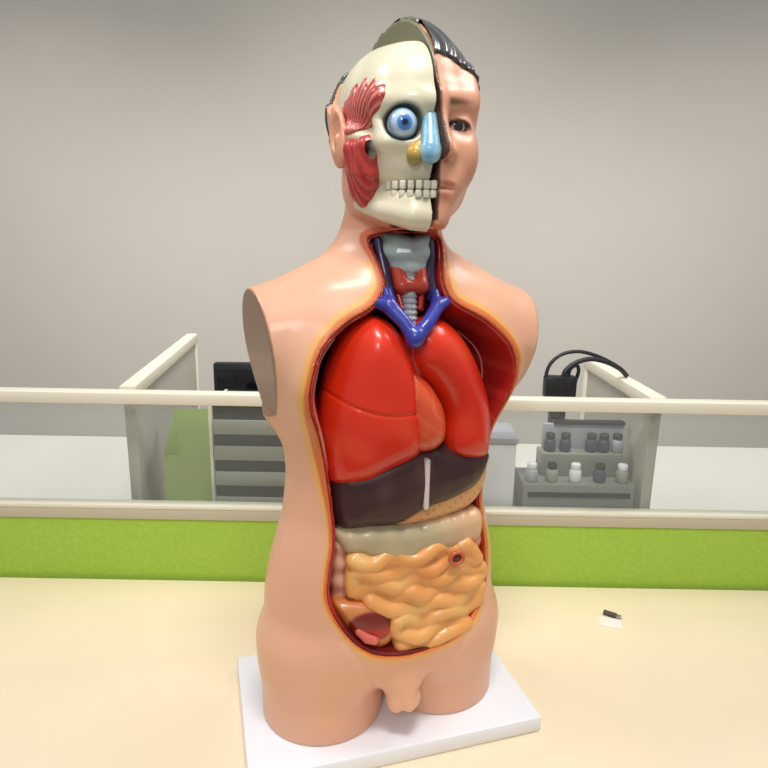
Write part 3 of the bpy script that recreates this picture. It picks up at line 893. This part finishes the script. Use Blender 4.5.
# far desk
fd = empty('desk', (0, 0, 0))
tag(fd, 'pale far desk seen through the glass strip', 'desk')
MB().box((0, .80, -.0145), (4.4, .80, .029), bev=.004).build('desktop', M['fdesk'], fd)
for x in (-2.15, 2.15):
    MB().box((x, .80, -.389), (.03, .70, .72), bev=.003).build('side_panel', M['fdesk'], fd)
# side screens beyond
def side_screen(x, y0, y1, rz, top, label):
    L = y1 - y0
    r = empty('desk_screen', (x, (y0 + y1) / 2, 0), rz)
    tag(r, label, 'partition', 'side screens behind the glass divider', 'thing')
    MB().box((0, 0, top - .012), (.030, L, .024), bev=.003).build('top_rail', M['rail'], r)
    MB().box((0, 0, (top - .024) / 2 + .001), (.020, L - .01, top - .026), bev=.002).build('fabric_panel', M['pgrey'], r)
    MB().box((0, L / 2 - .012, top / 2 - .001), (.026, .022, top - .024), bev=.002).build('post', M['rail'], r)
    return r
side_screen(-.505, .41, 1.06, math.radians(7), .356, 'pale side screen with sloping cream rail behind the divider, near the black monitor')
side_screen(.492, .395, .78, math.radians(0), .356, 'pale side screen with cream rail behind the divider, beside the black cables')

# monitor behind left
mo = empty('computer_monitor', (-.275, .66, 0), math.radians(2))
tag(mo, 'black computer monitor peeking over the cream rail behind the shoulder', 'monitor')
mb = MB().box((0, 0, .235), (.20, .022, .238), bev=.006); mb.box((0, .018, .235), (.13, .03, .14), bev=.008)
mb.build('monitor_casing', M['black'], mo)
MB().box((0, -.0115, .236), (.182, .002, .21), bev=.0005).build('screen', material('screen_black', srgb(16, 17, 20), rough=.15), mo)
MB().box((0, .02, .075), (.035, .018, .15), bev=.004).build('stand_neck', M['black'], mo)
MB().box((0, .0, .007), (.16, .12, .012), bev=.005).build('stand_foot', M['black'], mo)

# tray tower behind the glass, left
tt = empty('letter_tray_tower', (-.225, .50, 0))
tag(tt, 'grey tower of stacked letter trays with dark slots behind the glass', 'letter tray')
W, D_, n = .20, .13, 6
for sx in (-1, 1): MB().box((sx * W / 2, 0, .158), (.006, D_, .316), bev=.001).build('side_wall', M['rail'], tt)
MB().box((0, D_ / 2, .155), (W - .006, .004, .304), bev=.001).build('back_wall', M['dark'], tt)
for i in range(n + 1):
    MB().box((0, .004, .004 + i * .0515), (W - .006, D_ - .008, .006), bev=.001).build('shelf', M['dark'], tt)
for i in range(n):
    MB().box((0, -D_ / 2 + .003, .016 + i * .0515), (W - .008, .004, .028), bev=.001).build('tray_front', M['tray'], tt)
    MB().box((0, -D_ / 2 + .010, .040 + i * .0515), (W - .008, .004, .022), bev=.001).build('slot_shade_strip', M['dark'], tt)  # dark strip in each gap, standing in for the shade inside

# light green folder box & white papers left
gb = empty('document_box', (-.384, .515, 0), math.radians(6))
tag(gb, 'light green slanted document box behind the glass left of the tray tower', 'document box')
v = [(-.045, -.06, 0), (.045, -.06, 0), (.045, .06, 0), (-.045, .06, 0), (-.045, -.06, .21), (.045, -.06, .21), (.045, .06, .27), (-.045, .06, .27)]
link_mesh('box_shell', v, [(0, 3, 2, 1), (0, 1, 5, 4), (1, 2, 6, 5), (2, 3, 7, 6), (3, 0, 4, 7)], M['lgreen'], gb, False)
MB().box((0, -.0608, .10), (.05, .0016, .03), bev=.0004).build('label_card', M['white'], gb)
for (x, y, w_, d_, rz, lab) in ((-.40, .72, .12, .17, .05, 'white paper sheaf on the far desk behind the green box'), (-.385, .418, .12, .05, -.03, 'white paper sheaf lying in front of the green box')):
    m_ = MB()
    for k in range(4): m_.box((x + k * .001, y, .0025 + k * .004), (w_, d_, .0035), rz=rz + k * .01, bev=.0005)
    tag(m_.build('paper_sheaf', M['white']), lab, 'papers')

# right: stepped organiser with small items
og = empty('desk_organiser', (.262, .445, 0))
tag(og, 'stepped grey desk organiser behind the glass on the right', 'organiser')
MB().box((.104, 0, .0925), (.208, .09, .185), bev=.003).build('lower_tier', M['mid'], og)
MB().box((.1245, .022, .2075), (.165, .046, .045), bev=.003).build('middle_tier', M['tray'], og)
MB().box((.1285, .038, .2545), (.157, .012, .049), bev=.002).build('upper_panel', M['lav'], og)
MB().box((.138, .036, .2825), (.138, .018, .007), bev=.002).build('dark_ledge', M['black'], og)
for z in (.135, .165): MB().box((.104, -.0465, z), (.19, .003, .009), bev=.0005).build('slot', M['dark'], og)
def jar(x, y, z, s, cap_m, body_m, label, group):
    r = empty('small_jar', (x, y, z)); tag(r, label, 'jar', group)
    MB().lathe((0, 0, 0), [(.011 * s, .0), (.013 * s, .002), (.013 * s, .024 * s), (.009 * s, .030 * s)], 16).build('jar_body', M[body_m], r, True)
    MB().lathe((0, 0, .030 * s), [(.010 * s, .0), (.0105 * s, .001), (.0105 * s, .010 * s), (.009 * s, .012 * s)], 16).build('lid', M[cap_m], r, True)
for i, (x, mm) in enumerate(((.322, 'navy'), (.352, 'navy'), (.402, 'navy'), (.426, 'navy'), (.452, 'lav'))):
    jar(x, .462, .2300, .85, 'black', mm, ['small navy jar at the stepped end of the upper shelf', 'small navy jar second from the stepped end of the upper shelf', 'small navy jar in the middle of the upper shelf', 'small navy jar standing next to the pale jar on the upper shelf', 'small pale grey jar, last of the upper shelf row'][i], 'jars on the upper organiser shelf')
for i, (x, mm) in enumerate(((.280, 'lav'), (.318, 'tray'), (.362, 'white'), (.408, 'navy'), (.450, 'tray'))):
    jar(x, .418, .1850, .85, 'dark' if i % 2 else 'white', mm, ['pale lavender jar at the stepped end of the lower shelf', 'grey-green jar with dark lid second on the lower shelf', 'white jar with white lid in the middle of the lower shelf', 'navy jar with dark lid on the lower shelf', 'grey-green jar with white lid, last on the lower shelf'][i], 'jars on the lower organiser shelf')
wb = empty('white_carton', (.190, .455, 0), -.04)
tag(wb, 'white carton behind the glass close to the torso waist', 'carton')
MB().box((0, 0, .130), (.115, .10, .26), bev=.003).build('carton_body', M['white'], wb)
MB().box((0, 0, .2665), (.12, .105, .012), bev=.003).build('lid', M['lav'], wb)

# black cables and plug block behind the rail on the right
cb = empty('cable_bundle', (.338, .515, 0))
tag(cb, 'looped black cables with a plug block just above the cream rail', 'cables')
m_ = MB().box((0, 0, .345), (.044, .026, .044), bev=.005); m_.box((.030, .006, .343), (.024, .026, .046), bev=.004); m_.box((.008, .0, .163), (.03, .022, .326), bev=.003)
m_.build('plug_block', M['black'], cb)
tube_part('cable', [(-.018, 0, .345), (-.019, 0, .370), (-.010, .002, .393), (.012, .004, .410), (.042, .006, .415), (.072, .01, .409), (.10, .015, .398), (.130, .03, .382), (.155, .05, .362)], .0036, M['cable'], cb)
tube_part('cable', [(.014, 0, .360), (.018, 0, .376), (.030, .002, .388), (.046, .004, .396), (.07, .008, .400), (.10, .014, .394), (.135, .03, .378), (.157, .045, .360)], .0048, M['cable'], cb)
tube_part('cable', [(.026, .004, .360), (.028, .002, .380), (.040, .002, .388), (.046, .006, .376), (.042, .008, .355)], .0036, M['cable'], cb)

# dark clip on a pale slip on the desk
sl_ = MB().box((.388, .248, .0006), (.036, .028, .0010), rz=-.3, bev=.0002).build('paper_slip', M['slip'])
tag(sl_, 'small pale paper slip lying on the cream desk', 'paper slip')
cl = empty('usb_stick', (.394, .268, .0), math.radians(-32))
tag(cl, 'small dark grey stick lying on the desk beside the pale slip', 'usb stick')
MB().box((0, 0, .004), (.022, .009, .006), bev=.0018).build('stick_body', material('dark_grey_plastic', srgb(76, 68, 62), rough=.5), cl)
MB().box((.0145, 0, .004), (.008, .0065, .004), bev=.0008).build('plug', M['metal'], cl)

# room
WY = 2.6
for nm_, c_, d_, mt in (('wall_back', (0, WY + .05, .75), (16, .1, 3.0), 'wall'), ('floor', (0, .6, -.80), (16, 5.2, .1), 'floor')):
    tag(MB().box(c_, d_, bev=0).build(nm_, M[mt]), kind='structure')

# ================================================================== light
def area(name, loc, target, size, power, col=(1, 1, 1), sy=None):
    l = bpy.data.lights.new(name, 'AREA'); l.energy = power; l.color = col
    l.shape = 'RECTANGLE'; l.size = size; l.size_y = sy or size
    o = bpy.data.objects.new(name, l); C.objects.link(o); o.location = loc
    from mathutils import Vector
    o.rotation_euler = (Vector(target) - Vector(loc)).to_track_quat('-Z', 'Y').to_euler()
    return o
area('ceiling_light', (.10, -.55, 2.0), (.0, .1, .3), .55, 20, (1, .98, .95), .30)
area('added_highlight_light', (-.25, -1.9, 1.75), (.0, .0, .4), .35, 12, (1, .98, .96), .5)  # added light, placed to put highlights on the lungs and head
area('ceiling_light', (-1.5, .2, 2.2), (0, .1, .4), 1.0, 16, (1, .98, .96), .5)
area('ceiling_light', (1.4, .6, 2.2), (0, .2, .3), 1.0, 16, (1, .97, .93), .5)
from mathutils import Vector
for x in (-1.9, 0, 1.9):  # added unseen spots, aimed to brighten the lower part of the wall
    sp = bpy.data.lights.new('added_wall_spot', 'SPOT'); sp.energy = 210; sp.spot_size = math.radians(84); sp.spot_blend = 1; sp.shadow_soft_size = .2; sp.color = (1, .955, .955)
    so = bpy.data.objects.new('added_wall_spot', sp); C.objects.link(so); so.location = (x, .35, 2.5)
    so.rotation_euler = (Vector((x, 2.6, -.8)) - Vector(so.location)).to_track_quat('-Z', 'Y').to_euler()
w = bpy.data.worlds.new('room_air'); bpy.context.scene.world = w; w.use_nodes = True
w.node_tree.nodes['Background'].inputs[0].default_value = (.95, .96, 1, 1); w.node_tree.nodes['Background'].inputs[1].default_value = .38

# ================================================================== camera
cam = bpy.data.cameras.new('camera'); co = bpy.data.objects.new('camera', cam); C.objects.link(co)
cam.sensor_width = 36; cam.lens = 620 / 768 * 36; cam.clip_start = .02
from mathutils import Matrix
co.location = (0, -.68, .62)
co.rotation_euler = (Matrix.Rotation(math.radians(90 - 13), 3, 'X') @ Matrix.Rotation(math.radians(1.0), 3, 'Z')).to_euler()
bpy.context.scene.camera = co
vs = bpy.context.scene.view_settings
vs.view_transform = 'Standard'; vs.look = 'None'; vs.exposure = 0; vs.gamma = 1
